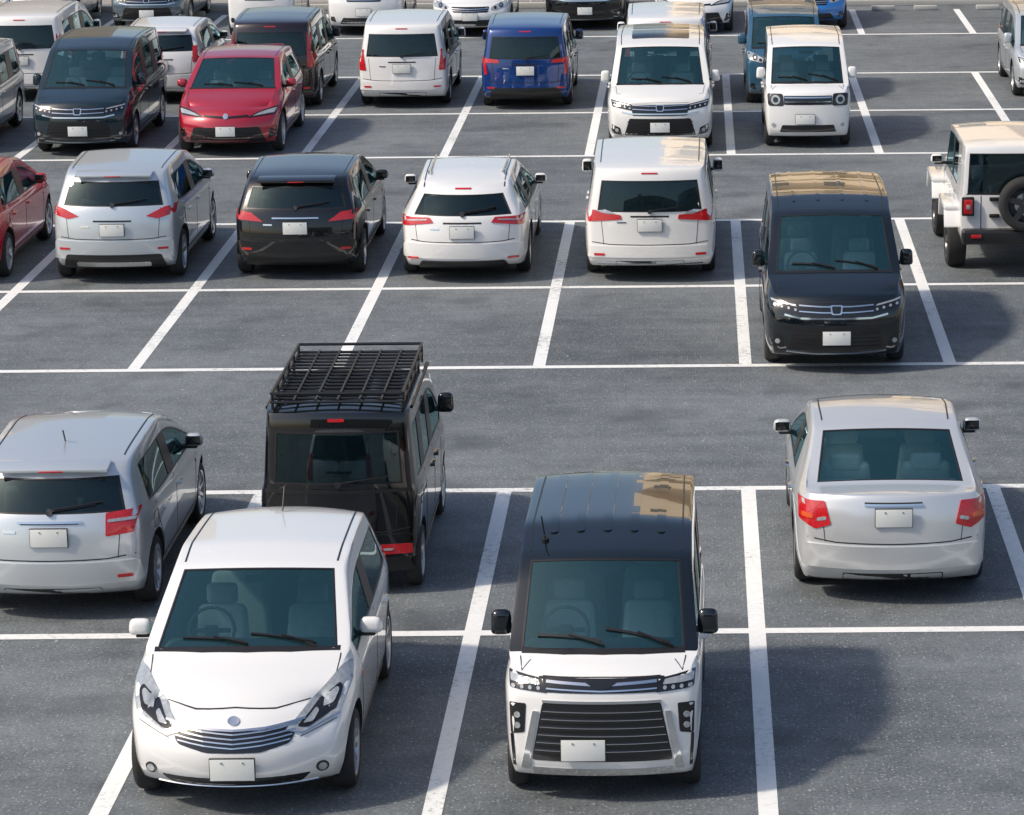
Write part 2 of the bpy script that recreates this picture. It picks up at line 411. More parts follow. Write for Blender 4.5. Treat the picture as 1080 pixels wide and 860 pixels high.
# ---------------------------------------------------------------- detail styles
def plate(c,face,y,z,w=.33,h=.165):
    u=y; o=Vector((u,-6 if face=='F' else 6,z)); d=Vector((0,1 if face=='F' else -1,0))
    h0,nn,_,_=c.bvh.ray_cast(o,d)
    yy=(h0.y if h0 else (-c.L/2 if face=='F' else c.L/2))
    s=-1 if face=='F' else 1
    box(c.det,(y,yy+s*.020,z),(w+.012,.02,h+.012),TR_,.003)
    box(c.det,(y,yy+s*.034,z),(w,.006,h),PL_,.002)
    for q in(-1,1): tube(c.det,(y+q*.08,yy+s*.036,z+h*.34),(y+q*.08,yy+s*.042,z+h*.34),.008,CH_)
def front_hatch(c):
    k=c.kz
    # swept-back lamps: bright lens, dark inner bezel, two slim reflectors
    decal(c,'F',[(.38,.665*k),(.50,.635*k),(.76,.72*k),(.825,.86*k),(.80,.955*k),(.74,.945*k),(.56,.81*k)],LP_,th=.008,r=.018)
    decal(c,'F',[(.46,.675*k),(.54,.66*k),(.73,.735*k),(.77,.84*k),(.74,.87*k),(.60,.785*k)],GR_,th=.011,r=.02)
    decal(c,'F',[(.63,.745*k),(.71,.765*k),(.745,.835*k),(.72,.85*k),(.65,.80*k)],LP_,th=.016,r=.02)
    decal(c,'F',[(.50,.685*k),(.57,.685*k),(.61,.735*k),(.585,.755*k)],LP_,th=.016,r=.015)
    seam(c,'F',[(.39,.662*k),(.50,.628*k),(.76,.708*k)],.010,True,CH_,.014)
    # grille with V-shaped chrome slats
    decal(c,'F',[(-.48,.70*k),(-.42,.58*k),(-.2,.53*k),(.2,.53*k),(.42,.58*k),(.48,.70*k),(.2,.675*k),(-.2,.675*k)],GR_,th=.004,mirror=False,r=.03)
    for q in range(4):
        z0=(.668-.030*q)*k; w=.46-.014*q
        seam(c,'F',[(-w,z0+.026),(-w*.5,z0+.000),(0,z0-.016),(w*.5,z0+.000),(w,z0+.026)],.009,False,CH_,.010)
    seam(c,'F',[(-.52,.715*k),(-.24,.688*k),(0,.678*k),(.24,.688*k),(.52,.715*k)],.014,False,CH_,.012)
    decal(c,'F',[(.045*math.cos(t*.3927),.735*k+.026*math.sin(t*.3927)) for t in range(16)],CH_,th=.010,mirror=False)
    decal(c,'F',[(-.56,.33),(-.48,.25),(.48,.25),(.56,.33)],GR_,th=.003,mirror=False,r=.02)
    seam(c,'F',[(-.46,.285),(.46,.285)],.008,False,TR_,.008)
    seam(c,'F',[(-.60,.235),(0,.222),(.60,.235)],.012,False,CH_,.008)
    decal(c,'F',circ(.64,.36*k,.045),GR_,th=.006); decal(c,'F',circ(.64,.36*k,.030),LP_,th=.010)
    plate(c,'F',0,.415*k)
    seam(c,'F',[(.54,.80*k),(.30,.785*k),(0,.80*k)],.006)
    seam(c,'F',[(.82,.74*k),(.74,.68*k),(.49,.61*k)],.005)
def front_box(c,offplate=-.14):
    k=c.kz;h=c.hw
    decal(c,'F',[(-.62*h,.86*k),(.62*h,.86*k),(.64*h,.955*k),(-.64*h,.955*k)],GR_,th=.006,mirror=False,r=.01)
    decal(c,'F',[(.55*h,.855*k),(.93*h,.87*k),(.95*h,.965*k),(.60*h,.945*k)],GR_,th=.008,r=.012)
    decal(c,'F',[(.62*h,.905*k),(.92*h,.910*k),(.93*h,.952*k),(.64*h,.935*k)],LP_,th=.013,r=.008)
    for q in range(4): decal(c,'F',circ((.64+.085*q)*h,.884*k,.014,10),LP_,th=.012)
    seam(c,'F',[(-.56*h,.93*k),(0,.915*k),(.56*h,.93*k)],.018,False,CH_,.012)
    seam(c,'F',[(-.56*h,.885*k),(0,.875*k),(.56*h,.885*k)],.010,False,CH_,.010)
    decal(c,'F',[(-.12,.93*k),(-.04,.89*k),(.04,.89*k),(.12,.93*k)],GR_,th=.018,mirror=False,r=.01)
    decal(c,'F',[(-.72*h,.34*k),(.72*h,.34*k),(.60*h,.79*k),(-.60*h,.79*k)],GR_,th=.004,mirror=False,r=.03)
    seam(c,'F',[(-.60*h,.795*k),(.60*h,.795*k)],.020,False,CH_,.012)
    for q in range(6):
        z0=(.41+.06*q)*k; w=(.685-.018*q)*h
        seam(c,'F',[(-w,z0),(w,z0)],.020,False,TR_,.014)
        seam(c,'F',[(-w,z0+.013),(w,z0+.013)],.005,False,CH_,.017)
    decal(c,'F',[(.745*h,.27*k),(.83*h,.27*k),(.70*h,.72*k),(.64*h,.72*k)],CH_,th=.014,r=.01)
    decal(c,'F',[(.79*h,.55*k),(.93*h,.53*k),(.94*h,.77*k),(.77*h,.77*k)],GR_,th=.005,r=.015)
    seam(c,'F',[(.92*h,.53*k),(.90*h,.28*k)],.02,True,GR_,.006)
    for q in range(2): decal(c,'F',circ(.86*h,(.60+.08*q)*k,.024,12),LP_,th=.012)
    decal(c,'F',[(-.70*h,.225*k),(.70*h,.225*k),(.72*h,.285*k),(-.72*h,.285*k)],CH_,th=.006,mirror=False,r=.02)
    plate(c,'F',offplate,.44*k)
    seam(c,'F',[(.60*h,.958*k),(0,.963*k)],.006)
def front_mpv(c,chrome=True,off=0):
    k=c.kz;h=c.hw
    decal(c,'F',[(.50*h,.74*k),(.90*h,.80*k),(.93*h,.91*k),(.52*h,.845*k)],GR_,th=.006,r=.015)
    decal(c,'F',[(.55*h,.820*k),(.90*h,.868*k),(.91*h,.890*k),(.57*h,.84*k)],LP_,th=.011,r=.006)
    for q in range(4): decal(c,'F',circ((.57+.095*q)*h,(.785+.015*q)*k,.016,10),LP_,th=.012)
    decal(c,'F',[(-.54*h,.85*k),(-.52*h,.66*k),(.52*h,.66*k),(.54*h,.85*k)],GR_,th=.005,mirror=False,r=.02)
    seam(c,'F',[(-.52*h,.835*k),(-.2*h,.825*k),(.2*h,.825*k),(.52*h,.835*k)],.014,False,CH_,.012)
    seam(c,'F',[(-.52*h,.77*k),(-.2*h,.76*k),(.2*h,.76*k),(.52*h,.77*k)],.012,False,CH_,.012)
    seam(c,'F',[(-.72*h,.725*k),(-.50*h,.69*k),(.50*h,.69*k),(.72*h,.725*k)],.022,False,CH_,.014)
    decal(c,'F',rnd([(-.06,.735*k),(.06,.735*k),(.075,.84*k),(-.075,.84*k)],.02),CH_,th=.020,mirror=False)
    decal(c,'F',rnd([(-.045,.748*k),(.045,.748*k),(.058,.828*k),(-.058,.828*k)],.02),GR_,th=.023,mirror=False)
    decal(c,'F',[(-.58*h,.61*k),(-.68*h,.31*k),(.68*h,.31*k),(.58*h,.61*k)],GR_,th=.004,mirror=False,r=.03)
    for q in range(5): seam(c,'F',[(-.62*h,(.35+.05*q)*k),(.62*h,(.35+.05*q)*k)],.012,False,TR_,.012)
    seam(c,'F',[(-.70*h,.28*k),(-.3*h,.255*k),(.3*h,.255*k),(.70*h,.28*k)],.014,False,CH_,.010)
    decal(c,'F',[(.72*h,.30*k),(.90*h,.34*k),(.92*h,.50*k),(.76*h,.44*k)],GR_,th=.005,r=.02)
    seam(c,'F',[(.70*h,.33*k),(.78*h,.315*k),(.90*h,.36*k),(.92*h,.42*k)],.014,True,CH_,.012)
    decal(c,'F',circ(.82*h,.40*k,.03,12),LP_,th=.010)
    plate(c,'F',off,.46*k)
    seam(c,'F',[(.55*h,.870*k),(0,.880*k)],.006)
def front_simple(c):
    k=c.kz;h=c.hw;z=c.C['f'][1]*k
    decal(c,'F',[(.50*h,z-.05),(.62*h,z-.06),(.93*h,z-.0),(.95*h,z+.13*k),(.82*h,z+.11*k),(.54*h,z+.02)],LP_,th=.008,r=.03)
    decal(c,'F',circ(.76*h,z+.03,.045),GR_,th=.014); decal(c,'F',circ(.76*h,z+.03,.024),CH_,th=.018)
    decal(c,'F',circ(.62*h,z-.01,.028),GR_,th=.014)
    decal(c,'F',[(-.48*h,z+.02),(-.44*h,z-.10),(.44*h,z-.10),(.48*h,z+.02)],GR_,th=.004,mirror=False,r=.03)
    seam(c,'F',[(-.46*h,z-.02),(0,z-.035),(.46*h,z-.02)],.018,False,CH_,.012)
    seam(c,'F',[(-.45*h,z-.06),(0,z-.075),(.45*h,z-.06)],.010,False,CH_,.012)
    decal(c,'F',[(-.55*h,.40*k),(-.64*h,.26*k),(.64*h,.26*k),(.55*h,.40*k)],GR_,th=.004,mirror=False,r=.03)
    decal(c,'F',[(.74*h,.30*k),(.88*h,.33*k),(.88*h,.42*k),(.78*h,.42*k)],GR_,th=.005,r=.02)
    plate(c,'F',0,.47*k if z<.8 else .52*k)
def front_sharp(c):
    k=c.kz;h=c.hw;z=c.C['f'][1]*k
    decal(c,'F',[(.40*h,z-.03),(.90*h,z+.00),(.95*h,z+.12*k),(.60*h,z+.05)],GR_,th=.008,r=.015)
    decal(c,'F',[(.50*h,z-.01),(.88*h,z+.02),(.92*h,z+.09*k),(.62*h,z+.035)],LP_,th=.013,r=.012)
    seam(c,'F',[(-.42*h,z+.00),(0,z-.02),(.42*h,z+.00)],.030,False,GR_,.010)
    decal(c,'F',circ(0,z-.005,.045,14),CH_,th=.016,mirror=False)
    decal(c,'F',[(-.62*h,.50*k),(-.74*h,.24*k),(.74*h,.24*k),(.62*h,.50*k)],GR_,th=.005,mirror=False,r=.03)
    for q in range(4): seam(c,'F',[(-.62*h,(.29+.05*q)*k),(.62*h,(.29+.05*q)*k)],.010,False,TR_,.012)
    decal(c,'F',[(.76*h,.28*k),(.92*h,.34*k),(.92*h,.50*k),(.82*h,.46*k)],GR_,th=.006,r=.02)
    plate(c,'F',0,.44*k)
def front_round(c):
    k=c.kz;h=c.hw
    decal(c,'F',[(.56*h,.72*k),(.92*h,.72*k),(.94*h,.92*k),(.58*h,.92*k)],GR_,th=.006,r=.04)
    decal(c,'F',circ(.75*h,.82*k,.078,20),LP_,th=.012); decal(c,'F',circ(.75*h,.82*k,.045,14),GR_,th=.018)
    decal(c,'F',[(-.56*h,.74*k),(.56*h,.74*k),(.56*h,.89*k),(-.56*h,.89*k)],GR_,th=.004,mirror=False,r=.02)
    seam(c,'F',[(-.54*h,.86*k),(.54*h,.86*k)],.022,False,CH_,.012)
    seam(c,'F',[(-.54*h,.79*k),(.54*h,.79*k)],.012,False,CH_,.012)
    decal(c,'F',[(-.60*h,.40*k),(-.66*h,.28*k),(.66*h,.28*k),(.60*h,.40*k)],GR_,th=.004,mirror=False,r=.02)
    decal(c,'F',circ(.80*h,.40*k,.035,12),LP_,th=.010)
    plate(c,'F',-.05,.50*k)
def spoiler(c):
    k=c.kz; Cr=c.C['r']; z=Cr[3]*k
    box(c.det,(0,c.L/2-Cr[0][6]+.02,z-.022),(c.hw*1.20,.24,.032),ROOF_,.014,rot=Matrix.Rotation(rad(-10),3,'X'))
    box(c.det,(0,c.L/2-Cr[0][6]+.14,z-.046),(.22,.02,.014),RD_,.004)
def rear(c,tl,pz,garn=None,blk=None,wiper=True,py=0,refl=.42,third=True,bump=True):
    k=c.kz;h=c.hw
    if bump and c.cls!='jeep':
        decal(c,'R',[(-.93*h,.36),(-.90*h,.60*k-.02),(-.5*h,.585*k-.01),(.5*h,.585*k-.01),(.90*h,.60*k-.02),(.93*h,.36)],PAINT_,th=.022,mirror=False,r=.03)
        refl_th=.030
    else: refl_th=.008
    if c.cls=='hatch' and not c.opt.get('nosp'): spoiler(c); third=False
    for pg,mt in tl:
        low=max(z for _,z in pg)<.6*k
        decal(c,'R',[(y*h,z) for y,z in pg],mt,th=(.010 if mt==RD_ else .014)+(.024 if low else 0),r=.015)
    if garn: 
        z,w,hh,mt=garn; decal(c,'R',rect(-w*h,w*h,z-hh/2,z+hh/2),mt,th=.016,mirror=False,r=.008)
    if blk:
        z0,z1,w=blk; decal(c,'R',[(-w*h,z0),(w*h,z0),(w*.92*h,z1),(-w*.92*h,z1)],TR_,th=.026,mirror=False,r=.03)
    if pz-.12>.60*k:
        seam(c,'R',[(py-.26,pz+.118),(py+.26,pz+.118)],.022,False,SM_,.004)  # dark strip painted as the shadow above the plate
    plate(c,'R',py,pz)
    if refl: decal(c,'R',rect(.68*h,.84*h,refl-.015,refl+.015),RD_,th=refl_th,r=.008)
    zc=c.C['r'][1]*k
    if c.C['rg']=='cap':
        gt=zc+(c.C['r'][3]*k-.02-zc)*.89
        if wiper:
            seam(c,'R',[(.0,zc+.03),(-.40,zc+.075)],.018,False,TR_,.028); seam(c,'R',[(-.04,zc+.04),(-.46,zc+.09)],.008,False,TR_,.040)
            decal(c,'R',circ(0,zc+.02,.03,12),TR_,th=.030,mirror=False)
        if third: decal(c,'R',rect(-.11,.11,gt+.015,gt+.032),RD_,th=.008,mirror=False,r=.006)
        decal(c,'R',rect(.36*h,.50*h,pz+.03,pz+.05),CH_,th=.008,mirror=False,r=.004)
    bz=.60*k
    seam(c,'R',[(-.88*h,bz+.03),(-.6*h,bz),(0,bz-.005),(.6*h,bz),(.88*h,bz+.03)],.011,False)
    seam(c,'R',[(.70*h*1.0,bz),(.74*h,zc-.02)],.007)
    decal(c,'R',rect(-.52*h,.52*h,c.zs+.03,c.zs+.11),TR_,th=.003,mirror=False,r=.02)

def common(c,interior=True):
    k=c.kz;h=c.hw;C=c.C;S=C['S'];L=c.L;cls=c.cls
    zlo=c.zs+.14
    i1,i2=5,6
    aB=(S[i1-1][0]+S[i2-1][0])/2*c.kL
    a1=max(c.wf+c.r+.12,S[2][0]*c.kL+.08); zb=S[4][2]*k
    a3=c.wr-c.r-.02 if cls in('hatch','sedan','wagon') else (S[7][0]*c.kL-.05 if len(S)>7 else c.wr-.4)
    seam(c,'S',[(a1,zlo),(a1-.03,(zlo+zb)/2),(a1-.05,zb-.03)],.011)
    seam(c,'S',[(aB,zlo),(aB,zb-.01)],.011)
    if cls!='jeep':
        if cls in('hatch','sedan','wagon'): seam(c,'S',[(a3-.02,zlo),(a3,zlo+.18),(a3+.22,zlo+.42),(a3+.28,zb-.01)],.011)
        else:
            seam(c,'S',[(min(a3,c.wr-c.r-.06),zlo),(min(a3,c.wr-c.r-.06),zb)],.011)
            seam(c,'S',[(min(a3,c.wr-c.r-.06),zb-.16),(L-.25,zb-.16)],.014)
    seam(c,'S',[(a1,zlo),(min(a3,c.wr-c.r-.03),zlo)],.012)
    for a in (aB-.20,min(a3,c.wr-c.r+.30)-.10 if cls in('hatch','sedan','wagon') else aB+.22):
        decal(c,'S',rect(a-.09,a+.09,zb-.155,zb-.125),CH_ if c.opt.get('chromeh') else PAINT_,th=.028,r=.012)
    decal(c,'S',rect(c.wf+c.r+.10,c.wr-c.r-.10,c.zs+.0,c.zs+.07),TR_,th=.004)
    seam(c,'S',[(c.wr-.08,zb-.22),(c.wr+.08,zb-.22),(c.wr+.08,zb-.08),(c.wr-.08,zb-.08),(c.wr-.08,zb-.22)],.005)
    if cls=='hatch': decal(c,'S',rect(c.wf+c.r+.04,c.wf+c.r+.11,zb-.20,zb-.17),AM_,th=.008,r=.008)
    z0=C['f'][0][6]
    if cls!='jeep':
        ac=S[2][1]*c.kL-.06
        seam(c,'T',[(.74*h,z0+.26),(.82*h,ac*.62),(.85*h,ac+.02)],.007)
        decal(c,'T',[(-.84*h,ac+.085),(-.4*h,ac+.025),(0,ac+.005),(.4*h,ac+.025),(.84*h,ac+.085),(.84*h,ac+.04),(.4*h,ac-.025),(0,ac-.045),(-.4*h,ac-.025),(-.84*h,ac+.04)],TR_,th=.004,mirror=False,step=.1)
        wt=S[4][5]
        seam(c,'T',[(wt*.90*h,S[3][1]*c.kL+.10),(wt*.91*h,S[5][1]*c.kL),(wt*.89*h,(L-.66 if C['rg']=='cap' and cls!='kei' else (L-.3 if cls=='kei' else S[6][1]*c.kL)))],.014,True,TR_,.003)
        ac=S[2][1]*c.kL
        for (p,q) in (((-.02,ac+.0),(-.50,ac+.08)),((.50,ac+.03),(.02,ac+.08))):
            seam(c,'T',[p,q],.016,False,TR_,.018)
            seam(c,'T',[((p[0]*.5+q[0]*.5)+.0,(p[1]+q[1])/2+.01),(p[0]+.03,p[1]-.03)],.012,False,TR_,.030)
    am=S[3][0]*c.kL-.16 if cls!='kei' else S[2][0]*c.kL+.18
    zm=zb+.08+(.09 if cls=='kei' else (.04 if cls=='mpv' else 0))
    for s in (-1,1):
        mm=PAINT_ if not c.opt.get('mirr') else ROOF_
        mw=.17 if cls in('kei','mpv') else .19
        mh=.20 if cls in('kei','mpv') else .13
        xm=h+.055
        box(c.det,(s*xm,am-L/2,zm+.02),(mw,.11,mh),mm,.048,taper=(.85,.8))
        box(c.det,(s*xm,am-L/2+.050,zm+.02),(mw*.72,.012,mh*.66),GR_,.004)
        box(c.det,(s*(h-.02),am-L/2+.0,zm-.045),(.22,.07,.045),TR_,.015)
    bm=c.det
    f=c.kL
    ac=S[2][0]*f; zi=S[3][2]*k
    box(bm,(0,(ac+L*.86)/2-L/2+.1,c.zs+.10),(h*1.66,L*.86-ac-.1,.04),IN_)
    box(bm,(0,ac+.22-L/2,zi-.08),(h*1.66,.42,.16),IN_,.05)
    box(bm,(-.43*h,ac+.24-L/2,zi+.00),(.36,.22,.07),IN_,.03)
    box(bm,(0,ac+.10-L/2,zi-.35),(h*1.6,.25,.45),IN_)
    if cls in('sedan',): box(bm,(0,L-1.05-L/2,zi-.06),(h*1.5,.40,.05),ST_,.02)
    a1s=S[3][0]*f+.42 if cls!='kei' else 1.50
    rows=[a1s,min(a1s+.95,L-.75)] + ([L-.65] if cls=='mpv' else [])
    if cls=='sedan': rows=[a1s,L-1.50]
    zc=.36 if cls not in('mpv','kei') else .46
    for q,a in enumerate(rows):
        for s in (-1,1):
            y=s*h*.43; w=.50 if q==0 else .58
            box(bm,(y,a-.22-L/2,zc+.06),(w,.50,.16),ST_,.05)
            box(bm,(y,a+.08-L/2,zc+.38),(w*.96,.14,.58),ST_,.055,rot=Matrix.Rotation(rad(-14),3,'X'),taper=(.8,.8))
            hz=zc+.75 if cls!='sedan' or q==0 else zi+.10
            box(bm,(y,a+.155-L/2,hz),(.25 if cls!='sedan' else .30,.10,.17),ST_,.045)
    zw=zi+.03
    m=Matrix.Rotation(rad(65),3,'X')
    ringtube(bm,(-h*.43,ac+.50-L/2,zw),.18,.014,m,IN_)
    box(bm,(-h*.43,ac+.49-L/2,zw),(.30,.03,.03),IN_); box(bm,(-h*.43,ac+.485-L/2,zw-.01),(.11,.05,.11),IN_,.02)
    at=S[3][1]*f
    box(bm,(0,at+.02-L/2,S[3][4]*k-.13),(.24,.03,.06),IN_,.01)
    # inspection sticker on the windscreen header
    for a in (c.wf,c.wr): tube(bm,(-h+.15,a-L/2,c.r),(h-.15,a-L/2,c.r),.035,RB_)
COUNT=0
def place(c,name,X,Ynear,away,yaw=0,wstyle='five',dark=False,z=0):
    global COUNT
    COUNT+=1
    e=bpy.data.objects.new(name,None); col.objects.link(e); e.empty_display_size=.5
    e.location=(X,Ynear+c.L/2,.006); e.rotation_euler=(0,0,(math.pi if away else 0)+rad(yaw))
    b=obj('body',c.body,e)
    me=bpy.data.meshes.new('details'); c.det.to_mesh(me); c.det.free()
    for m in c.SL: me.materials.append(m)
    me.polygons.foreach_set('use_smooth',[True]*len(me.polygons)); me.set_sharp_from_angle(angle=rad(40))
    obj('trim_and_interior',me,e)
    w=.19 if c.cls!='kei' else .155
    if c.cls=='jeep': w=.26
    wm=wheel_mesh(wstyle,c.r,w,dark)
    for nm,a in (('front',c.wf),('rear',c.wr)):
        for sd,s in (('left',1),('right',-1)):
            o=obj('wheel_%s_%s'%(nm,sd),wm,e)
            o.location=(s*(c.hw*.99-w/2+(.06 if c.cls=='jeep' else 0)),a-c.L/2,c.r)
            o.rotation_euler=(random.random()*6,0,0 if s>0 else math.pi)
    return e

# ---------------------------------------------------------------- the vehicles
def TLbox(y0,y1,z0,z1): return [(y0,z0),(y1,z0),(y1,z1),(y0,z1)]
# white hatchback
c=build('hatch',4.1,1.695,1.525,'white','white',opt=dict(nosp=True)); front_hatch(c); common(c)
rear(c,[(TLbox(.72,.93,.80,1.08),RD_)],.78)
tube(c.det,(0,3.30-2.05,1.50),(0,3.47-2.05,1.66),.007,TR_)
place(c,'hatchback_car',-3.50,22.3,False,0,'ten')
# white/black compact wagon
c=build('kei',3.4,1.475,1.79,'white','blackblue',opt=dict(pillars=True,mirr=True)); front_box(c); common(c)
rear(c,[(TLbox(.80,.95,.7,1.2),RD_)],.7)
for x in(-.42,-.21,0,.21,.42): decal(c,'T',rect(x-.035,x+.035,1.45,3.10),ROOF_,th=.010,mirror=False,r=.03)
tube(c.det,(-.48,1.35-1.7,1.70),(-.50,1.25-1.7,1.92),.006,TR_)
decal(c,'T',circ(-.48,1.35,.03),TR_,th=.02,mirror=False)
place(c,'compact_wagon',-.745,22.58,False,-.8,'five',True)
# black van with roof rack
c=build('kei',3.4,1.475,1.76,'black','black',opt=dict(wr=.29)); front_simple(c); common(c)
rear(c,[(TLbox(.50,.89,.40,.49),RD_),([(.54,.435),(.66,.435),(.66,.455),(.54,.455)],LP_)],.66,garn=(.99,.9,.03,TR_),blk=(.24,.37,.92),third=False,refl=None)
decal(c,'R',rect(-.075,.075,1.637,1.665),RD_,th=.012,mirror=False,r=.01)
bm=c.det
ya=lambda a:a-1.7
for x in(-.60,.60):
    for z in(1.785,1.865): tube(bm,(x,ya(1.05),z),(x,ya(3.15),z),.015,TR_)
    for a in(1.1,1.5,1.9,2.3,2.7,3.1): tube(bm,(x,ya(a),1.69),(x,ya(a),1.87),.014,TR_)
for k in range(16):
    a=1.05+2.1*k/15; tube(bm,(-.60,ya(a),1.785),(.60,ya(a),1.785),.014,TR_)
for x in(-.40,-.2,0,.2,.40): tube(bm,(x,ya(1.05),1.80),(x,ya(3.15),1.80),.012,TR_)
for a in(1.05,3.15): tube(bm,(-.60,ya(a),1.865),(.60,ya(a),1.865),.015,TR_)
tube(bm,(-.66,ya(1.2),1.70),(-.66,ya(3.0),1.70),.02,TR_); tube(bm,(.66,ya(1.2),1.70),(.66,ya(3.0),1.70),.02,TR_)
place(c,'roof_rack_van',-3.33,28.05,True,0,'five',False)
# silver hatchback
c=build('hatch',4.18,1.695,1.47,'silver','silver'); front_simple(c); common(c)
rear(c,[([(.58,.78),(.86,.80),(.92,1.0),(.58,.98)],RD_),([(.60,.90),(.88,.91),(.89,.935),(.60,.925)],LP_)],.79,garn=(.915,.34,.02,CH_),third=False)
tube(c.det,(0,3.2-2.09,1.44),(0,3.28-2.09,1.56),.008,TR_)
place(c,'hatchback_car',-5.83,27.3,True,0,'ten')
# silver sedan
c=build('sedan',4.45,1.75,1.46,'silver2','silver2',seat=LIGHTSEAT,opt=dict(cleargl=True,chromeh=True)); front_simple(c); common(c)
rear(c,[([(.64,.76),(.80,.71),(.96,.78),(.96,.95),(.70,.96)],RD_),([(.82,.80),(.93,.81),(.93,.85),(.82,.84)],AM_),([(.68,.80),(.78,.78),(.78,.81),(.69,.83)],LP_)],.84,garn=(.945,.30,.020,CH_),refl=None)
place(c,'sedan_car',1.72,27.55,True,0,'ten')
# white wide minivan (rear)
c=build('mpv',4.83,1.80,1.64,'pearl','pearl'); front_mpv(c); common(c)
rear(c,[([(.42,.88),(.93,.84),(.95,1.00),(.80,1.00),(.66,.94),(.44,.94)],RD_),([(.50,.945),(.70,.96),(.84,1.0),(.60,.99)],LP_)],.80,refl=.40)
seam(c,'R',[(-.72,.27),(.72,.27)],.02,False,CH_,.012)
place(c,'minivan',-.685,42.6,True,0,'five')
# black minivan front
c=build('mpv',4.70,1.695,1.84,'blackblue','blackblue'); front_mpv(c); common(c)
rear(c,[(TLbox(.82,.95,.7,1.4),RD_)],.8)
for x in(-.45,-.15,.15,.45): decal(c,'T',rect(x-.02,x+.02,1.95,4.3),ROOF_,th=.008,mirror=False,r=.02)
place(c,'minivan',1.61,36.9,False,0,'ten')
# white station wagon
c=build('wagon',4.70,1.77,1.42,'white','white'); front_simple(c); common(c)
rear(c,[([(.44,.84),(.93,.78),(.95,.90),(.50,.91)],RD_),([(.54,.87),(.90,.845),(.90,.86),(.54,.885)],LP_)],.72,refl=.36,blk=(.22,.32,.70))
for s in(-1,1):
    for a in (2.3,2.9,3.6): tube(c.det,(s*.52,a-2.35,1.35),(s*.52,a-2.35,1.405),.012,CH_)
    tube(c.det,(s*.52,2.25-2.35,1.405),(s*.51,3.65-2.35,1.39),.012,CH_)
place(c,'station_wagon',-3.24,42.62,True,0,'ten')
# black hatch
c=build('hatch',4.40,1.77,1.47,'black','black'); front_simple(c); common(c)
rear(c,[([(.50,.82),(.90,.84),(.94,.96),(.70,.94)],RD_),(circ(.70,.885,.05),RD_)],.74,blk=(.22,.40,.80),refl=.45,garn=(.87,.36,.02,CH_))
place(c,'hatchback_car',-5.55,42.95,True,0,'five')
# silver crossover
c=build('hatch',4.25,1.75,1.60,'silver','silver',opt=dict(wr=.33)); front_simple(c); common(c)
rear(c,[([(.52,.94),(.70,.90),(.95,.96),(.95,1.07),(.80,1.05)],RD_)],.76,blk=(.24,.42,.80),refl=.50)
decal(c,'R',rect(-.5,.5,.27,.33),CH_,th=.034,mirror=False,r=.02)
place(c,'crossover_car',-8.03,42.8,True,0,'five')
# red hatch at left
c=build('hatch',4.40,1.77,1.50,'brightred','brightred'); front_simple(c); common(c); rear(c,[([(.50,.84),(.90,.86),(.93,.98),(.70,.96)],RD_)],.76)
place(c,'hatchback_car',-10.48,42.8,True,0,'five')
# white off-roader
c=build('jeep',3.95,1.80,1.84,'white','white',opt=dict(wr=.40)); common(c)
bm=c.det; h=c.hw; L=c.L
for s in(-1,1):
    for a in(c.wf,c.wr):
        box(bm,(s*(h+.0),a-L/2,.90),(.24,1.02,.07),PAINT_,.025)
        for q in(-1,1): box(bm,(s*(h+.0),a-L/2+q*.50,.76),(.24,.07,.28),PAINT_,.02,rot=Matrix.Rotation(rad(q*22),3,'X'))
    box(bm,(s*(h*.80),L/2+.015,.98),(.17,.06,.26),TR_,.015); box(bm,(s*(h*.80),L/2+.045,.98),(.12,.04,.20),RD_,.012); box(bm,(s*(h*.80),L/2+.068,.98),(.05,.01,.06),LP_,.003)
for z in(.85,1.08): box(bm,(.40*h+.0,L/2+.02,z),(.14,.05,.05),TR_,.01)
box(bm,(0,L/2+.10,.58),(1.62,.22,.20),TR_,.04)
for s in(-1,1): seam(c,'R',[(s*.60*h,.62),(s*.60*h,1.12)],.012,False)
seam(c,'R',[(-.82*h,1.14),(.82*h,1.14)],.014,False)
box(bm,(-.42,L/2+.22,.60),(.33,.01,.165),PL_,.003)
for s in (-1,1): box(bm,(s*.62,L/2+.215,.60),(.14,.02,.05),RD_,.005)
tube(bm,(0,L/2-.02,1.0),(0,L/2+.16,1.0),.09,TR_,12)
e=place(c,'off_road_vehicle',4.38,42.9,True,0,'five',True)
o=obj('spare_wheel',wheel_mesh('five',.37,.24,True),e); o.location=(-.05,L/2+.19,1.04); o.rotation_euler=(0,0,math.pi/2)
# dark minivan
c=build('mpv',4.70,1.70,1.82,'teal','teal'); front_mpv(c); common(c); rear(c,[(TLbox(.82,.95,.7,1.4),RD_)],.8)
place(c,'minivan',-10.62,53.98,False,0,'five')
# red crossover
c=build('hatch',4.36,1.79,1.55,'red','red',opt=dict(wr=.34)); front_sharp(c); common(c); rear(c,[(TLbox(.6,.95,.85,1.0),RD_)],.76)
place(c,'crossover_car',-8.08,53.85,False,0,'five')
# maroon minivan rear
c=build('mpv',4.3,1.70,1.72,'maroon','maroon'); front_mpv(c); common(c); rear(c,[(TLbox(.80,.95,.80,1.45),RD_)],.78)
place(c,'minivan',-8.02,59.4,True,0,'five')
# white minivan rear
c=build('mpv',4.3,1.70,1.64,'white','white'); front_mpv(c); common(c); rear(c,[([(.80,.72),(.94,.72),(.96,1.15),(.86,1.10)],RD_)],.76)
place(c,'minivan',-5.57,59.5,True,0,'five')
# blue minivan rear
c=build('mpv',4.25,1.70,1.60,'blue','blue'); front_mpv(c); common(c); rear(c,[([(.56,.88),(.94,.88),(.95,.97),(.60,.94)],RD_),([(.84,.66),(.90,.66),(.94,.98),(.88,.98)],RD_)],.74,blk=(.22,.42,.80))
place(c,'minivan',-3.24,59.2,True,0,'five')
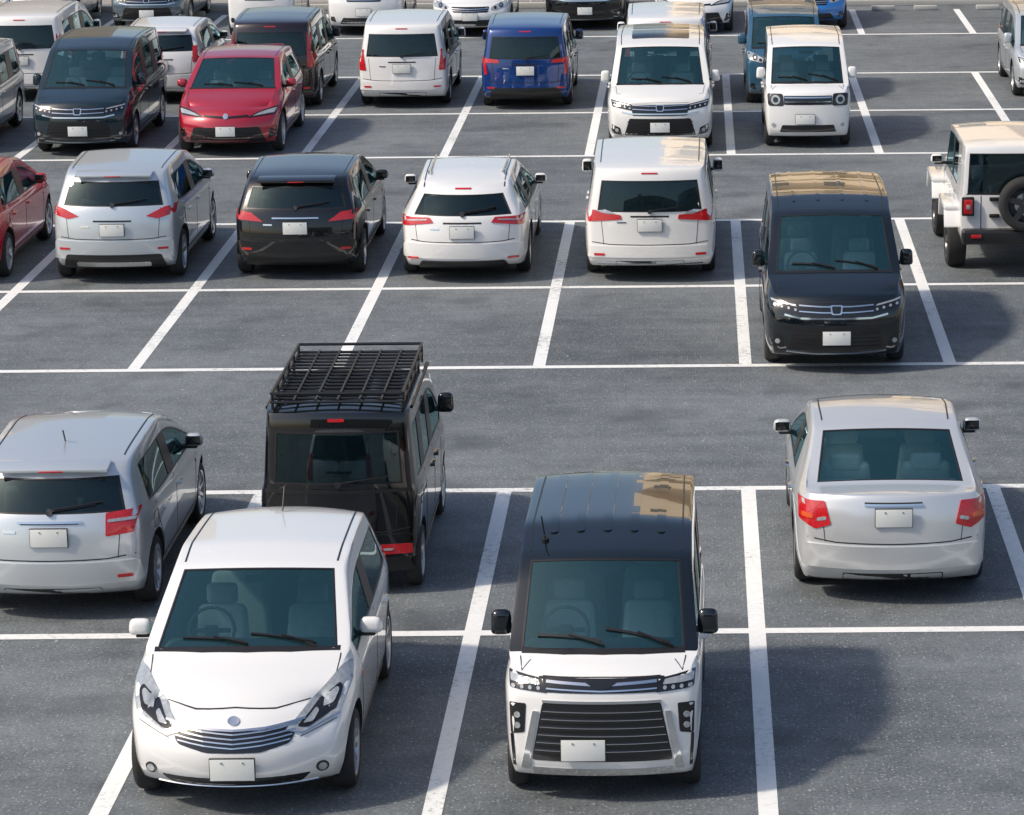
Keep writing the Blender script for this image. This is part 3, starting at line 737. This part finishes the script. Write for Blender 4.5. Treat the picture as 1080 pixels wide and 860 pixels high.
# white minivan front, glass roof panels
c=build('mpv',4.7,1.80,1.80,'pearl','pearl'); front_mpv(c); common(c); rear(c,[(TLbox(.82,.95,.7,1.2),RD_)],.8)
decal(c,'T',rect(-.50,.50,1.95,2.75),GR_,th=.006,mirror=False,r=.05); decal(c,'T',rect(-.50,.50,2.95,3.9),GR_,th=.006,mirror=False,r=.05)
place(c,'minivan',-.67,53.9,False,0,'five')
# white compact wagon
c=build('kei',3.4,1.475,1.79,'white','white'); front_round(c); common(c); rear(c,[(TLbox(.8,.95,.7,1.2),RD_)],.7)
place(c,'compact_wagon',1.87,54.3,False,0,'five')
# blue compact wagon
c=build('kei',3.4,1.475,1.70,'denim','denim'); front_simple(c); common(c); rear(c,[(TLbox(.8,.95,.7,1.2),RD_)],.7)
place(c,'compact_wagon',1.62,59.6,False,0,'five')
# white van behind
c=build('mpv',4.5,1.70,1.72,'white','white'); front_simple(c); common(c); rear(c,[(TLbox(.8,.95,.8,1.2),RD_)],.8)
place(c,'minivan',-.62,59.6,True,0,'five')
c=build('mpv',4.5,1.70,1.72,'white','white'); front_mpv(c); common(c); rear(c,[(TLbox(.8,.95,.8,1.3),RD_)],.8)
place(c,'minivan',-13.0,60.8,True,0,'five')
c=build('mpv',4.4,1.70,1.62,'silver','silver'); front_mpv(c); common(c); rear(c,[(TLbox(.8,.95,.8,1.3),RD_)],.8)
place(c,'minivan',-13.25,54.3,False,0,'five')
c=build('hatch',4.0,1.66,1.50,'white','white'); front_simple(c); common(c); rear(c,[(TLbox(.74,.93,.8,1.1),RD_)],.74)
place(c,'hatchback_car',-10.25,60.3,True,0,'five')
c=build('mpv',4.5,1.70,1.60,'silver','silver'); front_mpv(c); common(c); rear(c,[(TLbox(.8,.95,.8,1.3),RD_)],.8)
place(c,'minivan',6.85,59.9,False,0,'five')
far=[('sedan',4.5,1.76,1.46,'white',-5.05,70.4,'sedan_car',front_simple),
('mpv',4.8,1.83,1.80,'black',-2.55,71.6,'minivan',front_mpv),
('hatch',4.4,1.76,1.47,'white',-.10,70.7,'hatchback_car',front_sharp),
('hatch',3.9,1.69,1.50,'skyblue',2.50,71.2,'hatchback_car',front_simple),
('mpv',4.6,1.75,1.60,'grey',-12.5,72.2,'minivan',front_mpv),
('kei',3.4,1.475,1.85,'white',-9.75,70.8,'compact_wagon',front_simple),
('mpv',4.5,1.70,1.90,'white',-7.45,70.9,'minivan',front_simple),
('hatch',4.2,1.70,1.50,'white',-15.0,72.0,'hatchback_car',front_simple)]
for cls,L,W,H,p,X,Y,nm,fr in far:
    c=build(cls,L,W,H,p,p); fr(c); common(c); rear(c,[(TLbox(.78,.93,.8,1.0),RD_)],.76)
    place(c,nm,X,Y,False,0,'five')
print('cars',COUNT,'t',time.time()-T0)

# ---------------------------------------------------------------- ground
def sheet(name,x0,x1,y0,y1,z,mat):
    bm=bmesh.new()
    vs=[bm.verts.new(p) for p in((x0,y0,z),(x1,y0,z),(x1,y1,z),(x0,y1,z))]; bm.faces.new(vs)
    me=bpy.data.meshes.new(name); bm.to_mesh(me); bm.free(); me.materials.append(mat)
    return obj(name,me)
def asphalt(name,lo,hi):
    m,nt,N,Lk=newmat(name)
    o=N.new('ShaderNodeOutputMaterial'); p=N.new('ShaderNodeBsdfPrincipled'); Lk.new(p.outputs[0],o.inputs[0])
    tc=N.new('ShaderNodeTexCoord')
    def noise(s,d=5,r=.6,vec=None):
        n=N.new('ShaderNodeTexNoise'); n.inputs['Scale'].default_value=s; n.inputs['Detail'].default_value=d; n.inputs['Roughness'].default_value=r
        Lk.new(vec or tc.outputs['Object'],n.inputs['Vector']); return n
    n1=noise(.22,4); n2=noise(30,4,.85); n3=noise(3.0,7,.75)
    mp=N.new('ShaderNodeMapping'); mp.inputs['Scale'].default_value=(.25,3.0,1); Lk.new(tc.outputs['Object'],mp.inputs[0]); n5=noise(1.0,4,.6,mp.outputs[0])
    def math_(op,a,b):
        q=N.new('ShaderNodeMath'); q.operation=op
        for i,v in enumerate((a,b)):
            if isinstance(v,(int,float)): q.inputs[i].default_value=v
            else: Lk.new(v,q.inputs[i])
        return q.outputs[0]
    s=math_('ADD',math_('ADD',math_('MULTIPLY',n1.outputs[0],.32),math_('MULTIPLY',n5.outputs[0],.14)),math_('ADD',math_('MULTIPLY',n2.outputs[0],.60),math_('MULTIPLY',n3.outputs[0],.24)))
    cr=N.new('ShaderNodeValToRGB'); cr.color_ramp.elements[0].position=.53; cr.color_ramp.elements[0].color=(*lo,1)
    cr.color_ramp.elements[1].position=.78; cr.color_ramp.elements[1].color=(*hi,1); Lk.new(s,cr.inputs[0])
    vo=N.new('ShaderNodeTexVoronoi'); vo.inputs['Scale'].default_value=30; Lk.new(tc.outputs['Object'],vo.inputs['Vector'])
    lt=math_('LESS_THAN',vo.outputs['Distance'],.26)
    vc=N.new('ShaderNodeSeparateColor'); Lk.new(vo.outputs['Color'],vc.inputs[0]); g2=math_('GREATER_THAN',vc.outputs[0],.66)
    mx=N.new('ShaderNodeMix'); mx.data_type='RGBA'; Lk.new(math_('MULTIPLY',math_('MULTIPLY',lt,g2),.65),mx.inputs[0])
    Lk.new(cr.outputs[0],mx.inputs[6]); mx.inputs[7].default_value=(.44,.45,.45,1)
    n4=noise(.9,3,.5); st=N.new('ShaderNodeMapRange'); st.inputs[1].default_value=.56; st.inputs[2].default_value=.74; st.inputs[3].default_value=0; st.inputs[4].default_value=.6
    Lk.new(n4.outputs[0],st.inputs[0])
    m2=N.new('ShaderNodeMix'); m2.data_type='RGBA'; Lk.new(st.outputs[0],m2.inputs[0]); Lk.new(mx.outputs[2],m2.inputs[6]); m2.inputs[7].default_value=(*[v*.85 for v in lo],1)
    v3=N.new('ShaderNodeTexVoronoi'); v3.inputs['Scale'].default_value=2.3; Lk.new(tc.outputs['Object'],v3.inputs['Vector'])
    l3=math_('LESS_THAN',v3.outputs['Distance'],.045); s3=N.new('ShaderNodeSeparateColor'); Lk.new(v3.outputs['Color'],s3.inputs[0]); g3=math_('GREATER_THAN',s3.outputs[1],.6)
    m3=N.new('ShaderNodeMix'); m3.data_type='RGBA'; Lk.new(math_('MULTIPLY',math_('MULTIPLY',l3,g3),.6),m3.inputs[0]); Lk.new(m2.outputs[2],m3.inputs[6]); m3.inputs[7].default_value=(.55,.55,.52,1)
    Lk.new(m3.outputs[2],p.inputs['Base Color'])
    p.inputs['Roughness'].default_value=.72; p.inputs['Specular IOR Level'].default_value=.45
    b=N.new('ShaderNodeBump'); b.inputs['Strength'].default_value=.8; b.inputs['Distance'].default_value=.008
    Lk.new(n2.outputs[0],b.inputs['Height']); Lk.new(b.outputs[0],p.inputs['Normal'])
    return m
ASP=asphalt('asphalt',(.058,.070,.080),(.215,.240,.260))
GRD=simple('distant_ground',(.16,.16,.15),.9,var=.3,bscale=.05)
sheet('ground',-2500,2500,-2500,2500,-.004,GRD)
sheet('parking_lot_asphalt',-60,60,-10,76.2,0,ASP)
m,nt,N,Lk=newmat('road_paint')
o=N.new('ShaderNodeOutputMaterial'); p=N.new('ShaderNodeBsdfPrincipled'); Lk.new(p.outputs[0],o.inputs[0])
tc=N.new('ShaderNodeTexCoord'); n1=N.new('ShaderNodeTexNoise'); n1.inputs['Scale'].default_value=14; n1.inputs['Detail'].default_value=8; n1.inputs['Roughness'].default_value=.8
n0=N.new('ShaderNodeTexNoise'); n0.inputs['Scale'].default_value=.8; n0.inputs['Detail'].default_value=3
Lk.new(tc.outputs['Object'],n1.inputs['Vector']); Lk.new(tc.outputs['Object'],n0.inputs['Vector'])
ad=N.new('ShaderNodeMath'); ad.operation='MULTIPLY_ADD'; Lk.new(n0.outputs[0],ad.inputs[0]); ad.inputs[1].default_value=.45; Lk.new(n1.outputs[0],ad.inputs[2])
cr=N.new('ShaderNodeValToRGB'); E=cr.color_ramp.elements; E[0].position=.54; E[0].color=(.28,.285,.29,1); E[1].position=.66; E[1].color=(.74,.76,.76,1)
e2=E.new(.9); e2.color=(.84,.85,.85,1)
Lk.new(ad.outputs[0],cr.inputs[0]); Lk.new(cr.outputs[0],p.inputs['Base Color']); p.inputs['Roughness'].default_value=.6
PAINTL=m
bm=bmesh.new()
def ln(x0,x1,y0,y1,z=.004):
    vs=[bm.verts.new(q) for q in((x0,y0,z),(x1,y0,z),(x1,y1,z),(x0,y1,z))]; bm.faces.new(vs)
hw=.075
rows=[(22.05,26.93,31.81,[-9.55,-7.05,-4.55,-2.045,.475,3.0,5.5,8.0]),
      (37.54,42.42,47.47,[-11.75,-9.32,-6.88,-4.40,-1.965,.535,3.01,5.5,8.0]),
      (53.76,58.87,64.12,[-14.15,-11.7,-9.25,-6.79,-4.37,-1.89,.54,3.07,5.57,8.1])]
for y0,y1,y2,xs in rows:
    xs=[min(xs)-4.95,min(xs)-2.47]+xs+[max(xs)+2.47,max(xs)+4.95]
    X0,X1=xs[0]-hw,xs[-1]+hw
    for y in (y0,y1,y2): ln(X0,X1,y-hw,y+hw)
    for x in xs:
        ln(x-hw,x+hw,y0+hw,y1-hw); ln(x-hw,x+hw,y1+hw,y2-hw)
ln(-20,20,70.6-hw,70.6+hw)
for k in range(-9,6):
    x=3.63+k*2.47; ln(x-hw,x+hw,70.6+hw,75.4)
me=bpy.data.meshes.new('parking_bay_lines'); bm.to_mesh(me); bm.free(); me.materials.append(PAINTL); obj('parking_bay_lines',me)

CON=simple('concrete',(.42,.42,.40),.85,bump=.3,bscale=30,var=.15)
WHT=simple('white_metal',(.75,.76,.75),.5)
bm=bmesh.new(); box(bm,(0,76.3,.07),(120,.22,.15),0,.02); obj('kerb',finish(bm,'kerb',[CON]))
bm=bmesh.new()
for k in range(-10,8):
    x=3.63+k*2.47+1.235
    for s in(-.5,.5): box(bm,(x+s,75.3,.055),(.55,.14,.11),0,.025)
obj('wheel_stop_blocks',finish(bm,'wheel_stops',[CON]))
bm=bmesh.new()
for k in range(61): x=-60+k*2; box(bm,(x,76.6,.75),(.06,.06,1.5),0,.008)
for z in(.25,.8,1.45): box(bm,(0,76.64,z),(120,.03,.04),0)
for k in range(800): x=-60+k*.15; box(bm,(x,76.665,.85),(.012,.012,1.2),0)
obj('mesh_fence',finish(bm,'fence',[WHT]))
PAV=simple('pavement_concrete',(.30,.29,.28),.9,var=.15,bscale=3)
sheet('pavement',-120,120,76.41,80,.10,PAV)
sheet('street_road',-150,150,80,90,.004,asphalt('street_asphalt',(.045,.045,.047),(.10,.10,.10)))

def bmat(name,c): return simple(name,c,.85,bump=.15,bscale=4,var=.08)
BGL=simple('building_window',(.05,.07,.08),.08,.2)
def building(name,x,y,w,d,fl,colr,fh=3.1,bay=3.2,rot=0):
    e=bpy.data.objects.new(name,None); col.objects.link(e); e.location=(x,y,0); e.rotation_euler=(0,0,rad(rot))
    H=fl*fh+1
    wm=bmat(name+'_wall',colr)
    bm=bmesh.new(); box(bm,(0,d/2,H/2),(w,d,H),0)
    box(bm,(0,d/2,H+.3),(w+.4,d+.4,.6),0); box(bm,(w*.2,d/2,H+1.8),(4,4,2.4),0)
    n=int(w/bay)
    for f in range(fl):
        if f: box(bm,(0,-.52,f*fh+.1),(w-.4,1.0,.16),0); box(bm,(0,-1.0,f*fh+.62),(w-.4,.06,.95),0) 
    obj('walls',finish(bm,'walls',[wm]),e)
    bm=bmesh.new()
    for f in range(fl):
        for b in range(n):
            xx=-w/2+(b+.5)*w/n
            box(bm,(xx,-.02,f*fh+1.5),(bay*.42,.08,1.6),0)
    obj('windows',finish(bm,'windows',[BGL]),e)
building('unseen_apartment_building',6.0,96,15,12,8,(.88,.72,.50),rot=-28)
building('unseen_office_building',-34,100,20,14,6,(.84,.72,.54),rot=-20)
building('brick_building',36,97,24,14,5,(.42,.28,.20))
building('unseen_apartment_building',0,-70,70,14,5,(.40,.39,.37),rot=180)  # unseen, added so bumpers and black paint pick up darker reflections
building('unseen_office_building',75,30,60,14,5,(.36,.36,.35),rot=90)  # unseen, added to give the car sides something to reflect
building('unseen_office_building',-78,30,60,14,4,(.45,.43,.40),rot=-90)  # likewise out of view, added for reflections on the left

# ---------------------------------------------------------------- light
w=bpy.data.worlds.new('World'); scene.world=w; w.use_nodes=True
nt=w.node_tree; nt.nodes.clear()
sk=nt.nodes.new('ShaderNodeTexSky'); sk.sky_type='NISHITA'; sk.sun_disc=False
el,az=45,250
sk.sun_elevation=rad(el); sk.sun_rotation=rad(az); sk.air_density=1.0; sk.dust_density=2.5; sk.ozone_density=.8
bg=nt.nodes.new('ShaderNodeBackground'); bg.inputs[1].default_value=.15
wo=nt.nodes.new('ShaderNodeOutputWorld'); nt.links.new(sk.outputs[0],bg.inputs[0]); nt.links.new(bg.outputs[0],wo.inputs[0])
sl=bpy.data.lights.new('sun','SUN'); sl.energy=3.6; sl.angle=rad(4); sl.color=(1,.88,.72)
so=bpy.data.objects.new('sun',sl); col.objects.link(so)
d=Vector((math.sin(rad(az))*math.cos(rad(el)),math.cos(rad(az))*math.cos(rad(el)),math.sin(rad(el))))
so.rotation_euler=d.to_track_quat('Z','Y').to_euler(); so.location=d*60
scene.view_settings.view_transform='Standard'; scene.view_settings.look='None'; scene.view_settings.exposure=0

# ---------------------------------------------------------------- camera
cam=bpy.data.cameras.new('camera'); cam.sensor_width=36; cam.lens=36*3357/1080; cam.shift_x=-200/1080
cam.clip_end=6000
co=bpy.data.objects.new('camera',cam); col.objects.link(co); scene.camera=co
co.matrix_world=Matrix.Translation((0,0,8.53))@Matrix.Rotation(rad(90-13.55),4,'X')@Matrix.Rotation(-.0083,4,'Z')
print('total',time.time()-T0)
